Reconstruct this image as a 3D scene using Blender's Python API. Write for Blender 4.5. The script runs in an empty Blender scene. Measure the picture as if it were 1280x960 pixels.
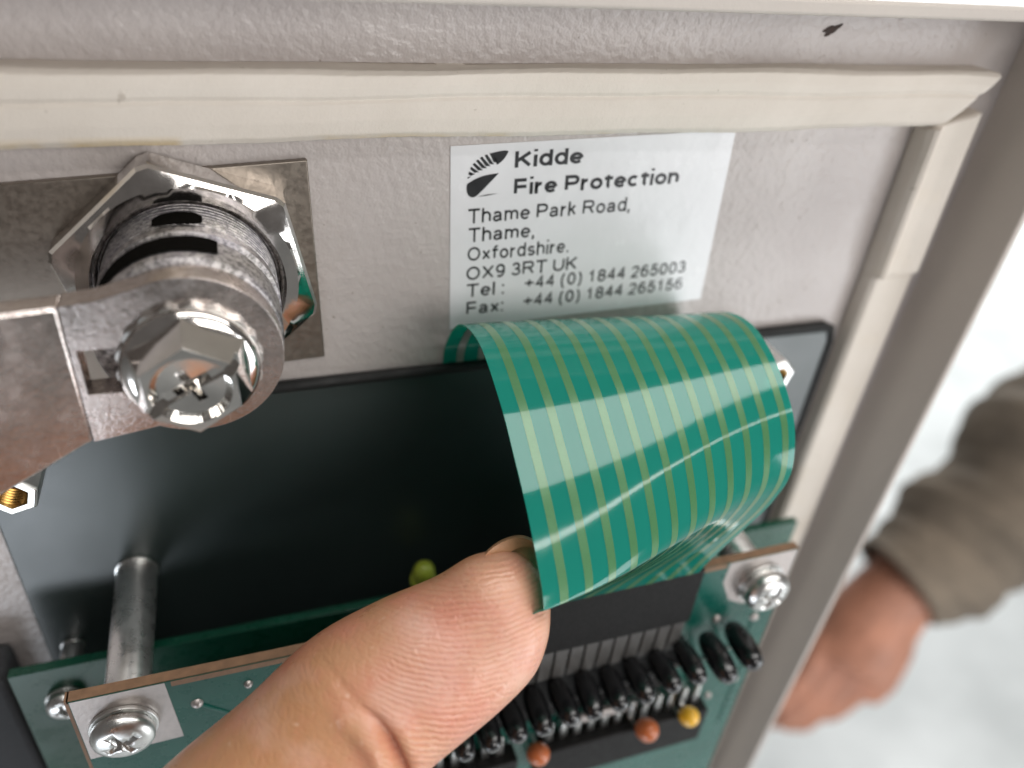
import bpy, bmesh, math, random
from mathutils import Vector, Matrix
random.seed(7)
sc = bpy.context.scene
C = sc.collection
# ------------------------------------------------------------------ camera
# All sizes are authored in millimetres as (x right, h out of the door towards the viewer, z up)
def W(p):
    return Vector((p[0] * .001, -p[1] * .001, p[2] * .001))
cam = bpy.data.cameras.new('camera'); camo = bpy.data.objects.new('camera', cam); C.objects.link(camo)
RIGHT = Vector((0.94557869, -0.31411148, 0.08494067))
DOWN = Vector((-0.11011934, -0.55454401, -0.82483615))
FWD = Vector((0.30619384, 0.77059387, -0.55895475))
m = Matrix.Identity(4)
for i in range(3):
    m[i][0] = RIGHT[i]; m[i][1] = -DOWN[i]; m[i][2] = -FWD[i]
m.translation = Vector((0, -.095, 0))
camo.matrix_world = m
cam.sensor_width = 36; cam.lens = 27.14
cam.clip_start = .005; cam.clip_end = 50
cam.dof.use_dof = True; cam.dof.focus_distance = .093; cam.dof.aperture_fstop = 11.5
sc.camera = camo
# ------------------------------------------------------------------ world and lamps
w = bpy.data.worlds.new('World'); sc.world = w; w.use_nodes = True
bg = w.node_tree.nodes['Background']; bg.inputs[0].default_value = (1, .93, .89, 1); bg.inputs[1].default_value = .12
def lamp(name, loc, target, sx, sy, power, col):
    l = bpy.data.lights.new(name, 'AREA'); l.shape = 'RECTANGLE'; l.size = sx; l.size_y = sy; l.energy = power; l.color = col
    o = bpy.data.objects.new(name, l); C.objects.link(o); o.location = loc
    o.rotation_euler = (Vector(target) - Vector(loc)).to_track_quat('-Z', 'Y').to_euler()
    return o
cl = lamp('ceiling_lamp', (.50, -.16, .75), (.04, -.02, -.06), 1.3, .30, 7.4, (1, .98, .95)); cl.rotation_euler = (0, 0, 0)
tl = lamp('tube_lamp', (.50, -.62, .62), (.04, -.02, -.06), 1.3, .03, 1.6, (1, .99, .97)); tl.rotation_euler = (math.radians(42), 0, 0)
lamp('front_lamp', (.36, -.98, .20), (.03, 0, -.06), .55, .40, 5.7, (1, .97, .94))
lamp('room_lamp', (-.42, -.62, -.66), (-.01, 0, -.08), .50, .20, 2.8, (.84, .91, 1))
lamp('window_lamp', (.72, -.72, -.38), (.05, 0, -.07), .36, .75, 4.6, (.94, .97, 1))
lamp('daylight_lamp', (2.4, 2.3, 1.0), (2.0, 1.6, -.9), 1.6, 1.6, 115, (.97, 1, 1))
sc.view_settings.view_transform = 'Standard'; sc.view_settings.look = 'None'
sc.view_settings.exposure = -.1; sc.view_settings.gamma = 1
sc.cycles.use_denoising = True; sc.cycles.use_adaptive_sampling = True; sc.cycles.adaptive_threshold = .02
sc.cycles.max_bounces = 8; sc.cycles.transparent_max_bounces = 12
# ------------------------------------------------------------------ materials
class NT:
    def __init__(s, name):
        s.m = bpy.data.materials.new(name); s.m.use_nodes = True; s.t = s.m.node_tree; s.n = s.t.nodes; s.l = s.t.links
        s.b = s.n['Principled BSDF']; s.out = s.n['Material Output']; s.tc = s.n.new('ShaderNodeTexCoord')
    def add(s, typ, **kw):
        x = s.n.new('ShaderNode' + typ)
        for k, v in kw.items(): setattr(x, k, v)
        return x
    def link(s, a, b): s.l.new(a, b)
    def noise(s, scale, detail=3, rough=.55, stretch=None, dist=0):
        x = s.add('TexNoise'); x.inputs['Scale'].default_value = scale; x.inputs['Detail'].default_value = detail
        x.inputs['Roughness'].default_value = rough; x.inputs['Distortion'].default_value = dist
        if stretch:
            mp = s.add('Mapping'); mp.inputs['Scale'].default_value = stretch
            s.link(s.tc.outputs['Object'], mp.inputs['Vector']); s.link(mp.outputs[0], x.inputs['Vector'])
        else: s.link(s.tc.outputs['Object'], x.inputs['Vector'])
        return x.outputs['Fac']
    def ramp(s, fac, stops):
        x = s.add('ValToRGB'); e = x.color_ramp.elements
        while len(e) < len(stops): e.new(.5)
        for k, (p, c) in enumerate(stops):
            e[k].position = p; e[k].color = tuple(c) + (1,) if len(c) == 3 else c
        s.link(fac, x.inputs[0]); return x.outputs[0]
    def mrange(s, fac, a, b, c, d):
        x = s.add('MapRange'); s.link(fac, x.inputs[0])
        for i, v in enumerate((a, b, c, d)): x.inputs[i + 1].default_value = v
        return x.outputs[0]
    def mix(s, fac, a, b, mode='MIX'):
        x = s.add('MixRGB', blend_type=mode)
        for i, v in enumerate((fac, a, b)):
            if isinstance(v, (int, float)): x.inputs[i].default_value = v
            elif isinstance(v, tuple): x.inputs[i].default_value = v + (1,)
            else: s.link(v, x.inputs[i])
        return x.outputs[0]
    def math(s, op, a, b=None):
        x = s.add('Math', operation=op)
        for i, v in enumerate((a, b)):
            if v is None: continue
            if isinstance(v, (int, float)): x.inputs[i].default_value = v
            else: s.link(v, x.inputs[i])
        return x.outputs[0]
    def bump(s, h, strength, dist, prev=None):
        x = s.add('Bump'); x.inputs['Strength'].default_value = strength; x.inputs['Distance'].default_value = dist
        s.link(h, x.inputs['Height'])
        if prev: s.link(prev, x.inputs['Normal'])
        return x.outputs[0]
    def set(s, **kw):
        names = dict(col='Base Color', rough='Roughness', metal='Metallic', spec='Specular IOR Level', coat='Coat Weight', coatr='Coat Roughness',
                     normal='Normal', sss='Subsurface Weight', sssr='Subsurface Radius', ssss='Subsurface Scale', sheen='Sheen Weight',
                     aniso='Anisotropic', trans='Transmission Weight', alpha='Alpha')
        for k, v in kw.items():
            i = s.b.inputs[names[k]]
            if hasattr(v, 'links'): s.link(v, i)
            elif isinstance(v, tuple) and len(v) == 3 and i.type == 'RGBA': i.default_value = v + (1,)
            else: i.default_value = v
        return s.m
M = {}
def mk_paint():
    t = NT('beige_textured_paint')
    big = t.noise(45, 4); mid = t.noise(760, 2, .5); fine = t.noise(1500, 2)
    col = t.mix(t.mrange(big, .35, .7, 0, 1), (.53, .485, .465), (.47, .425, .41))
    spk = t.noise(900, 1); sp = t.mrange(spk, .74, .78, 0, .6)
    col = t.mix(sp, col, (.2, .16, .12))
    n = t.bump(mid, .38, .0007); n = t.bump(fine, .2, .0003, n)
    return t.set(col=col, rough=t.mrange(big, .3, .7, .26, .38), normal=n, spec=.45)
M['paint'] = mk_paint()
def mk_rim():
    t = NT('taupe_rim_paint'); big = t.noise(60, 4); fine = t.noise(1300, 3)
    col = t.mix(big, (.56, .51, .46), (.49, .44, .40)); return t.set(col=col, rough=.55, normal=t.bump(fine, .2, .0003))
M['rim'] = mk_rim()
def mk_foam(name='cream_foam_rubber', stain=.75):
    t = NT(name); big = t.noise(70, 5); fine = t.noise(2200, 4, .7); long = t.noise(90, 4, .6, (.12, 1, 1))
    col = t.mix(t.mrange(big, .3, .7, 0, 1), (.77, .71, .64), (.69, .63, .56))
    sep = t.add('SeparateXYZ'); t.link(t.tc.outputs['Object'], sep.inputs[0])
    st = t.math('MULTIPLY', t.mrange(t.noise(120, 3), .50, .66, 0, 1), t.mrange(sep.outputs[2], -.0060, -.0076, 0, 1))
    col = t.mix(t.math('MULTIPLY', st, stain), col, (.62, .42, .11))
    dirt = t.mrange(t.noise(420, 3), .70, .76, 0, .55); col = t.mix(dirt, col, (.25, .19, .13))
    n = t.bump(fine, .35, .0002); n = t.bump(long, .5, .0006, n)
    return t.set(col=col, rough=.85, normal=n, spec=.25)
M['foam'] = mk_foam(); M['foam_side'] = mk_foam('beige_foam_rubber', 0.06)
def plain(name, col, rough=.5, metal=0, var=.12, scale=300, bump=0, coat=0, spec=.5, stretch=None, bd=.0002):
    t = NT(name); n = t.noise(scale, 4, .6, stretch)
    dark = tuple(c * (1 - var) for c in col); lite = tuple(min(1, c * (1 + var)) for c in col)
    c = t.mix(t.mrange(n, .3, .7, 0, 1), dark, lite)
    kw = dict(col=c, rough=t.mrange(n, .3, .7, max(.02, rough * .8), min(1, rough * 1.25)), metal=metal, coat=coat, spec=spec)
    if bump: kw['normal'] = t.bump(n, bump, bd)
    return t.set(**kw)
M['label'] = plain('white_label_film', (.78, .78, .80), .24, var=.035, scale=110, bump=.25, bd=.0006)
M['ink'] = plain('black_ink', (.012, .012, .014), .35)
M['chrome'] = plain('chromed_steel', (.76, .73, .70), .11, 1, .08, 500, .06)
M['zinc'] = plain('zinc_plated_steel', (.72, .72, .70), .30, 1, .14, 400, .10)
def mk_arm():
    t = NT('worn_chromed_steel'); a = t.noise(150, 5, .7); g = t.noise(1500, 4, .75)
    sc_ = t.mrange(t.noise(260, 2, .5, (6, 1, .25)), .70, .73, 0, 1)
    col = t.mix(t.mrange(g, .4, .65, 0, 1), (.66, .60, .57), (.52, .45, .42)); col = t.mix(sc_, col, (.8, .78, .76))
    return t.set(col=col, rough=t.mrange(a, .35, .7, .10, .36), metal=1, normal=t.bump(g, .22, .0002))
M['arm'] = mk_arm()
def mk_barrel():
    t = NT('pitted_cast_barrel'); g = t.noise(1300, 5, .8); a = t.noise(220, 3)
    col = t.mix(t.mrange(g, .42, .58, 0, 1), (.58, .55, .53), (.15, .14, .13)); col = t.mix(t.mrange(a, .35, .7, 0, .45), col, (.34, .32, .38)); col = t.mix(t.mrange(t.noise(1700, 4, .7), .60, .68, 0, .8), col, (.03, .027, .025))
    return t.set(col=col, rough=.40, metal=.85, normal=t.bump(g, .4, .0003))
M['barrel'] = mk_barrel()
M['dark_hole'] = plain('dark_recess', (.004, .0036, .003), 1, spec=.02)
M['backplate'] = plain('brushed_lock_plate', (.27, .235, .20), .42, .9, .05, 1400, .06)
def mk_dark():
    t = NT('black_gloss_window'); a = t.noise(40, 4); g = t.noise(2500, 2)
    return t.set(col=t.mix(a, (.028, .040, .039), (.038, .052, .051)), rough=t.mrange(a, .3, .7, .28, .40), spec=.75, normal=t.bump(g, .03, .0001))
M['dark'] = mk_dark()
M['chip'] = plain('rust_brown_chip', (.035, .018, .012), .7, var=.5, scale=1500)
M['rubber'] = plain('black_rubber', (.008, .008, .008), .7)
def mk_board(name, a, b):
    t = NT(name); n = t.noise(300, 4); big = t.noise(60, 3)
    return t.set(col=t.mix(t.mrange(big, .35, .65, 0, 1), a, b), rough=t.mrange(n, .3, .7, .22, .36), coat=.1, coatr=.1, normal=t.bump(n, .08, .0002))
M['board'] = mk_board('teal_circuit_board', (.002, .070, .052), (.004, .09, .068))
M['board_dark'] = mk_board('dark_green_circuit_board', (.002, .055, .03), (.004, .075, .042))
M['fr4'] = plain('brown_board_edge', (.22, .125, .07), .6, var=.2, scale=800)
M['tin'] = plain('tinned_pad', (.44, .40, .38), .45, .9, .12, 900, .2)
M['blackplastic'] = plain('black_moulded_plastic', (.007, .0066, .0065), .55, bump=.15, scale=1800, spec=.2)
M['greyplastic'] = plain('dark_grey_plastic', (.085, .083, .08), .5, bump=.2, scale=1500, var=.25)
M['glossblack'] = plain('gloss_black_epoxy', (.006, .006, .007), .2, coat=.35)
M['orange'] = plain('orange_dipped_ceramic', (.45, .12, .035), .35, coat=.3)
M['yellow'] = plain('yellow_dipped_ceramic', (.75, .42, .02), .3, coat=.4)
M['lime'] = plain('yellow_green_lens', (.48, .55, .06), .3, coat=.4)
M['block_grey'] = plain('dark_grey_matte', (.05, .052, .056), .9, bump=.4, scale=1500, var=.3)
M['aluminium'] = plain('satin_aluminium', (.84, .84, .83), .29, .92, .10, 500, .1)
M['zinc_bright'] = plain('bright_zinc_steel', (.80, .78, .75), .09, 1, .06, 500, .04)
M['brass'] = plain('brass_thread', (.42, .24, .07), .3, 1)
def mk_film():
    t = NT('green_flex_film'); a = t.noise(60, 3); fine = t.noise(700, 3)
    col = t.mix(a, (.018, .34, .275), (.026, .41, .33))
    t.set(col=col, rough=.09, coat=1.0, coatr=.02, spec=.6, normal=t.bump(t.noise(55, 2), .06, .002))
    tl = t.add('BsdfTranslucent'); tl.inputs[0].default_value = (.03, .55, .42, 1)
    tr = t.add('BsdfTransparent'); tr.inputs[0].default_value = (.05, .62, .50, 1)
    m1 = t.add('MixShader'); m1.inputs[0].default_value = .42; t.link(t.b.outputs[0], m1.inputs[1]); t.link(tl.outputs[0], m1.inputs[2])
    m2 = t.add('MixShader'); m2.inputs[0].default_value = .22; t.link(m1.outputs[0], m2.inputs[1]); t.link(tr.outputs[0], m2.inputs[2])
    t.link(m2.outputs[0], t.out.inputs[0]); return t.m
M['film'] = mk_film()
def mk_trace(name, c, rough, metal):
    t = NT(name); n = t.noise(2600, 3, .7)
    t.set(col=t.mix(n, tuple(x * .8 for x in c), c), rough=rough, metal=metal, coat=.6, coatr=.05, normal=t.bump(n, .08, .0001))
    return t.m
M['trace'] = mk_trace('olive_trace', (.070, .215, .085), .3, .1)
M['trace_silver'] = mk_trace('silver_trace', (.55, .56, .50), .3, .6)
def mk_skin():
    t = NT('thumb_skin')
    ph = t.add('Attribute', attribute_name='ridge'); mk = t.add('Attribute', attribute_name='pad'); rd = t.add('Attribute', attribute_name='flush'); cr = t.add('Attribute', attribute_name='fold')
    base = t.mix(rd.outputs['Fac'], (.54, .275, .14), (.68, .37, .25))
    mott = t.noise(140, 4, .6); base = t.mix(t.mrange(mott, .42, .66, 0, .5), base, (.66, .24, .18))
    base = t.mix(t.mrange(t.noise(95, 3), .48, .70, 0, .55), base, (.80, .52, .43))
    base = t.mix(t.mrange(t.noise(700, 2), .68, .76, 0, .35), base, (.85, .62, .5))
    d = t.noise(130, 4, .65); d2 = t.noise(700, 3, .6)
    arg = t.math('ADD', t.math('MULTIPLY', ph.outputs['Fac'], 6.2832 / 7.6), t.math('ADD', t.math('MULTIPLY', d, 17.0), t.math('MULTIPLY', d2, 3.2)))
    s = t.math('SINE', arg); s = t.mrange(s, -1, 1, 0, 1); s = t.math('POWER', s, .7)
    amp = t.math('MULTIPLY', t.mrange(t.noise(170, 4, .7), .36, .66, .12, 1), mk.outputs['Fac'])
    inv = t.math('MULTIPLY', t.math('SUBTRACT', 1.0, s), amp)
    base = t.mix(t.math('MULTIPLY', inv, .42), base, (.46, .14, .09))
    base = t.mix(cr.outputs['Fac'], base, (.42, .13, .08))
    vor = t.add('TexVoronoi', feature='DISTANCE_TO_EDGE'); vor.inputs['Scale'].default_value = 950
    mp = t.add('Mapping'); mp.inputs['Rotation'].default_value = (.3, .6, .2); mp.inputs['Scale'].default_value = (1, .6, 1.4)
    t.link(t.tc.outputs['Object'], mp.inputs['Vector']); t.link(mp.outputs[0], vor.inputs['Vector'])
    cell = t.mrange(vor.outputs['Distance'], 0, .22, 0, 1)
    wr = t.noise(520, 4, .65, (.35, 1, 1.6), .6)
    n = t.bump(inv, .42, -.00022); n = t.bump(cell, .2, .00012, n); n = t.bump(wr, .18, .0003, n); n = t.bump(t.noise(2600, 3, .7), .25, .0001, n)
    return t.set(col=base, rough=t.mrange(t.noise(420, 4), .3, .7, .24, .44), normal=n, sss=.15, sssr=(1.0, .3, .15), ssss=.0012, spec=.5)
M['skin'] = mk_skin()
M['nail'] = plain('ochre_nail', (.55, .30, .165), .35, var=.18, scale=500, bump=.1, coat=.2)
M['hand_far'] = plain('tan_skin', (.45, .20, .125), .5, var=.25, scale=40)
M['sleeve'] = plain('khaki_cloth', (.175, .14, .105), .9, var=.4, scale=18, bump=.3, bd=.002)
def mk_floor():
    t = NT('pale_floor'); return t.set(col=t.mix(t.mrange(t.noise(5, 4), .35, .65, 0, 1), (.76, .78, .78), (.56, .58, .58)), rough=.5)
M['floor'] = mk_floor()
# ------------------------------------------------------------------ mesh helpers
def finish(name, bm, mat, parent=None, origin=None, bevel=0, seg=2, smooth=True, ang=38, mats=None, sub=0):
    """bm in world metres; the object's origin is the parent's (or the given point)"""
    bmesh.ops.recalc_face_normals(bm, faces=bm.faces)
    og = Vector(parent.location) if parent is not None and parent.get('_o') is None else (Vector(parent['_o']) if parent is not None else (origin if origin is not None else Vector((0, 0, 0))))
    bm.transform(Matrix.Translation(-og))
    if smooth:
        for f_ in bm.faces: f_.smooth = True
        lim = math.radians(ang)
        for e in bm.edges:
            if len(e.link_faces) == 2 and e.calc_face_angle(0) > lim: e.smooth = False
    me = bpy.data.meshes.new(name); bm.to_mesh(me); bm.free()
    for mm in (mats or [mat]): me.materials.append(M[mm])
    o = bpy.data.objects.new(name, me); C.objects.link(o)
    if parent is not None:
        o.parent = parent
        o['_o'] = tuple(og)
        o.location = (0, 0, 0)
    else:
        o.location = og; o['_o'] = tuple(og)
    if bevel:
        b = o.modifiers.new('bevel', 'BEVEL'); b.width = bevel * .001; b.segments = seg; b.limit_method = 'ANGLE'; b.angle_limit = math.radians(30)
    if sub:
        s = o.modifiers.new('sub', 'SUBSURF'); s.levels = s.render_levels = sub
    return o
def thing(name, label, cat, base, group=None):
    o = bpy.data.objects.new(name, None); C.objects.link(o); o.location = W(base); o.empty_display_size = .005
    o['label'] = label; o['category'] = cat; o['_o'] = tuple(W(base))
    if group: o['group'] = group
    return o
def tag(o, label, cat, group=None):
    o['label'] = label; o['category'] = cat
    if group: o['group'] = group
    return o
def prism(poly, h0, h1, bm=None):
    """polygon in the x,z plane extruded from h0 to h1"""
    bm = bm or bmesh.new()
    a = [bm.verts.new(W((x, h0, z))) for x, z in poly]; b = [bm.verts.new(W((x, h1, z))) for x, z in poly]
    n = len(poly); bm.faces.new(a); bm.faces.new(b[::-1])
    for i in range(n): bm.faces.new((a[i], b[i], b[(i + 1) % n], a[(i + 1) % n]))
    return bm
def box(x0, x1, h0, h1, z0, z1, bm=None): return prism([(x0, z0), (x1, z0), (x1, z1), (x0, z1)], h0, h1, bm)
def lathe(prof, c, ax=(0, 1, 0), seg=48, bm=None, caps=True, rot=0):
    """prof: (radius, distance along axis) in mm, axis starts at c (x,h,z)"""
    bm = bm or bmesh.new()
    ax = W(ax).normalized(); up = Vector((0, 0, 1)) if abs(ax.z) < .9 else Vector((1, 0, 0))
    u = ax.cross(up).normalized(); v = ax.cross(u).normalized(); c = W(c); rings = []
    for r, d in prof:
        rings.append([bm.verts.new(c + ax * d * .001 + (u * math.cos(rot + 2 * math.pi * k / seg) + v * math.sin(rot + 2 * math.pi * k / seg)) * r * .001) for k in range(seg)])
    for a, b in zip(rings, rings[1:]):
        for k in range(seg): bm.faces.new((a[k], a[(k + 1) % seg], b[(k + 1) % seg], b[k]))
    if caps: bm.faces.new(rings[0][::-1]); bm.faces.new(rings[-1])
    return bm
def tube(pts, r, seg=10, bm=None):
    bm = bm or bmesh.new(); P = [W(p) for p in pts]; rings = []; n = len(P)
    prev = None
    for i, p in enumerate(P):
        t = (P[min(i + 1, n - 1)] - P[max(i - 1, 0)]).normalized()
        u = prev if prev else (Vector((1, 0, 0)) if abs(t.x) < .8 else Vector((0, 0, 1)))
        u = (u - t * u.dot(t)).normalized(); prev = u; v = t.cross(u)
        rr = (r[i] if isinstance(r, (list, tuple)) else r) * .001
        rings.append([bm.verts.new(p + (u * math.cos(2 * math.pi * k / seg) + v * math.sin(2 * math.pi * k / seg)) * rr) for k in range(seg)])
    for a, b in zip(rings, rings[1:]):
        for k in range(seg): bm.faces.new((a[k], a[(k + 1) % seg], b[(k + 1) % seg], b[k]))
    bm.faces.new(rings[0][::-1]); bm.faces.new(rings[-1]); return bm
def catmull(P, n):
    """points resampled n per span"""
    out = []; m_ = len(P)
    for i in range(m_ - 1):
        p0, p1, p2, p3 = P[max(i - 1, 0)], P[i], P[i + 1], P[min(i + 2, m_ - 1)]
        for k in range(n):
            t = k / n
            out.append(tuple(.5 * (2 * b + (c - a) * t + (2 * a - 5 * b + 4 * c - d) * t * t + (3 * b - a - 3 * c + d) * t ** 3) for a, b, c, d in zip(p0, p1, p2, p3)))
    out.append(tuple(P[-1])); return out
def ngon(cx, cz, r, n, a0): return [(cx + r * math.cos(math.radians(a0) + 2 * math.pi * k / n), cz + r * math.sin(math.radians(a0) + 2 * math.pi * k / n)) for k in range(n)]
# ------------------------------------------------------------------ setting
bm = bmesh.new(); bmesh.ops.create_grid(bm, x_segments=2, y_segments=2, size=6)
bm.transform(Matrix.Translation((2, 4, -.9)))
fl = finish('floor', bm, 'floor', origin=Vector((2, 4, -.9))); fl['kind'] = 'structure'
# ------------------------------------------------------------------ enclosure door
door = thing('enclosure_door', 'beige textured metal enclosure door with raised rim, seen from inside', 'door', (40, 0, -100))
finish('panel', prism([(-74, -12.2), (115.9, -11.0), (111.0, -234), (-74, -234)], -1.3, 0), 'paint', door)
finish('top_rim', prism([(-75, -11.2), (116.9, -9.8), (116.9, -11.6), (-75, -13.4)], -1.4, 12), 'rim', door, bevel=.45, seg=3)
finish('side_rim', prism([(116.6, -12.4), (115.2, -12.4), (110.4, -235), (111.6, -235)], -1.4, 13), 'rim', door, bevel=.4, seg=3)
bm = bmesh.new(); cc = W((79.4, 0, -15.4)); vs = []
for k in range(28):
    a = 2 * math.pi * k / 28; r = 1 + .22 * math.sin(3 * a + 1) + .12 * math.sin(5 * a) + random.uniform(-.06, .06)
    x_, z_ = math.cos(a) * r * 1.35, math.sin(a) * r * .55; vs.append(bm.verts.new(cc + Vector(((x_ - .25 * z_) * 1e-3, -.00006, (z_ + .35 * x_) * 1e-3))))
top = bm.verts.new(cc + Vector((0, -.0002, 0)))
for k in range(28): bm.faces.new((vs[k], vs[(k + 1) % 28], top))
finish('paint_chip', bm, 'chip', door)
# ------------------------------------------------------------------ foam gaskets
def gasket(name, p0, p1, prof, n, label, wob=.12, cut0=0, cut1=0, seed=1):
    """profile (across, h) swept from p0 to p1 in the x,z plane; across grows to the strip's right-hand side"""
    rnd = random.Random(seed); a = Vector(p0); b = Vector(p1); d = (b - a); L = d.length; d.normalize(); s = Vector((d.y, -d.x))
    bm = bmesh.new(); rings = []
    ph = [rnd.uniform(0, 6.28) for _ in range(12)]
    wmax = max(q[0] for q in prof)
    fine_ = []
    for q0, q1 in zip(prof, prof[1:] + prof[:1]):
        fine_ += [q0, (q0[0] * .85 + q1[0] * .15, q0[1] * .85 + q1[1] * .15), (q0[0] * .15 + q1[0] * .85, q0[1] * .15 + q1[1] * .85)]
    prof = fine_
    for i in range(n + 1):
        t = i / n; ring = []
        for j, (ac, h) in enumerate(prof):
            e0 = cut0 * ac / wmax; e1 = cut1 * ac / wmax
            dist = e0 + (L - e0 + e1) * t
            jj = ac * .35 + h * .3; wv = wob * (math.sin(dist * .07 + jj + ph[0]) + .7 * math.sin(dist * .19 + 1.3 * jj + ph[1]) + .15 * math.sin(dist * .63 + 2 * jj + ph[2]) + .12 * math.sin(dist * 2.3 + 5 * jj + ph[3])); lift = (max(0, t - .955) / .045) ** 2 * 1.6 * (1 - ac / wmax) if cut1 < -1 and h > 1 else 0
            q = a + d * dist + s * (ac + (wv if h > .1 else wv * .4))
            ring.append(bm.verts.new(W((q.x, h + (wv * .7 if h > .5 else 0) + lift, q.y))))
        rings.append(ring)
    k = len(prof)
    for r0, r1 in zip(rings, rings[1:]):
        for j in range(k): bm.faces.new((r0[j], r0[(j + 1) % k], r1[(j + 1) % k], r1[j]))
    bm.faces.new(rings[0]); bm.faces.new(rings[-1][::-1])
    o = finish(name, bm, 'foam' if cut1 < -1 else 'foam_side', origin=W((p0[0], 0, p0[1])), ang=100)
    return tag(o, label, 'gasket', 'foam gasket strips on the door')
TOPP = [(0, 0), (-.05, 3.4), (.35, 4.2), (1.6, 4.45), (2.6, 4.35), (3.1, 4.0), (3.5, 4.25), (5.5, 4.4), (7.2, 4.1), (7.9, 3.5), (8.15, 2.4), (8.1, 0)]
gasket('foam_gasket', (-62, -21.6), (107.3, -19.6), TOPP, 420, 'long cream foam gasket strip running along the top of the door', .12, 0, -6.5, 3)
SIDEP = [(0, 0), (-.1, 3.0), (.3, 4.1), (.9, 4.5), (1.5, 4.0), (2.0, 3.5), (4.5, 3.7), (7.2, 4.2), (8.2, 4.0), (8.6, 3.0), (8.6, 0)]
SIDEM = [(8.6 - a, h) for a, h in SIDEP][::-1]
gasket('foam_gasket', (108.7, -25.6), (109.0, -52.3), [(8.7 * 0 + x, h) for x, h in SIDEM], 60, 'short cream foam gasket piece with a stepped end below the mitred corner', .10, 2.5, .8, 5)
LOWP = [(0, 0), (0, 2.6), (.5, 3.3), (4, 3.4), (7.9, 3.3), (8.5, 2.6), (8.5, 0)]
gasket('foam_gasket', (108.9, -52.8), (108.9, -226), LOWP, 160, 'long beige foam gasket strip running down beside the door rim', .10, 0, 0, 9)
# ------------------------------------------------------------------ address label
lab = thing('address_label', 'white printed address label stuck on the door above the green ribbon', 'label', (47, 0, -57))
finish('sticker', prism([(26.0, -30.6), (67.9, -28.9), (69.0, -56.2), (27.0, -57.6)], .01, .14), 'label', lab)
def arc(cx, cy, rx, ry, a0, a1, n=12):
    return [(cx + rx * math.cos(math.radians(a0 + (a1 - a0) * k / n)), cy + ry * math.sin(math.radians(a0 + (a1 - a0) * k / n))) for k in range(n + 1)]
XH = .73
OV = arc(.5, .5, .5, .5, 0, 360, 24)
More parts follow.
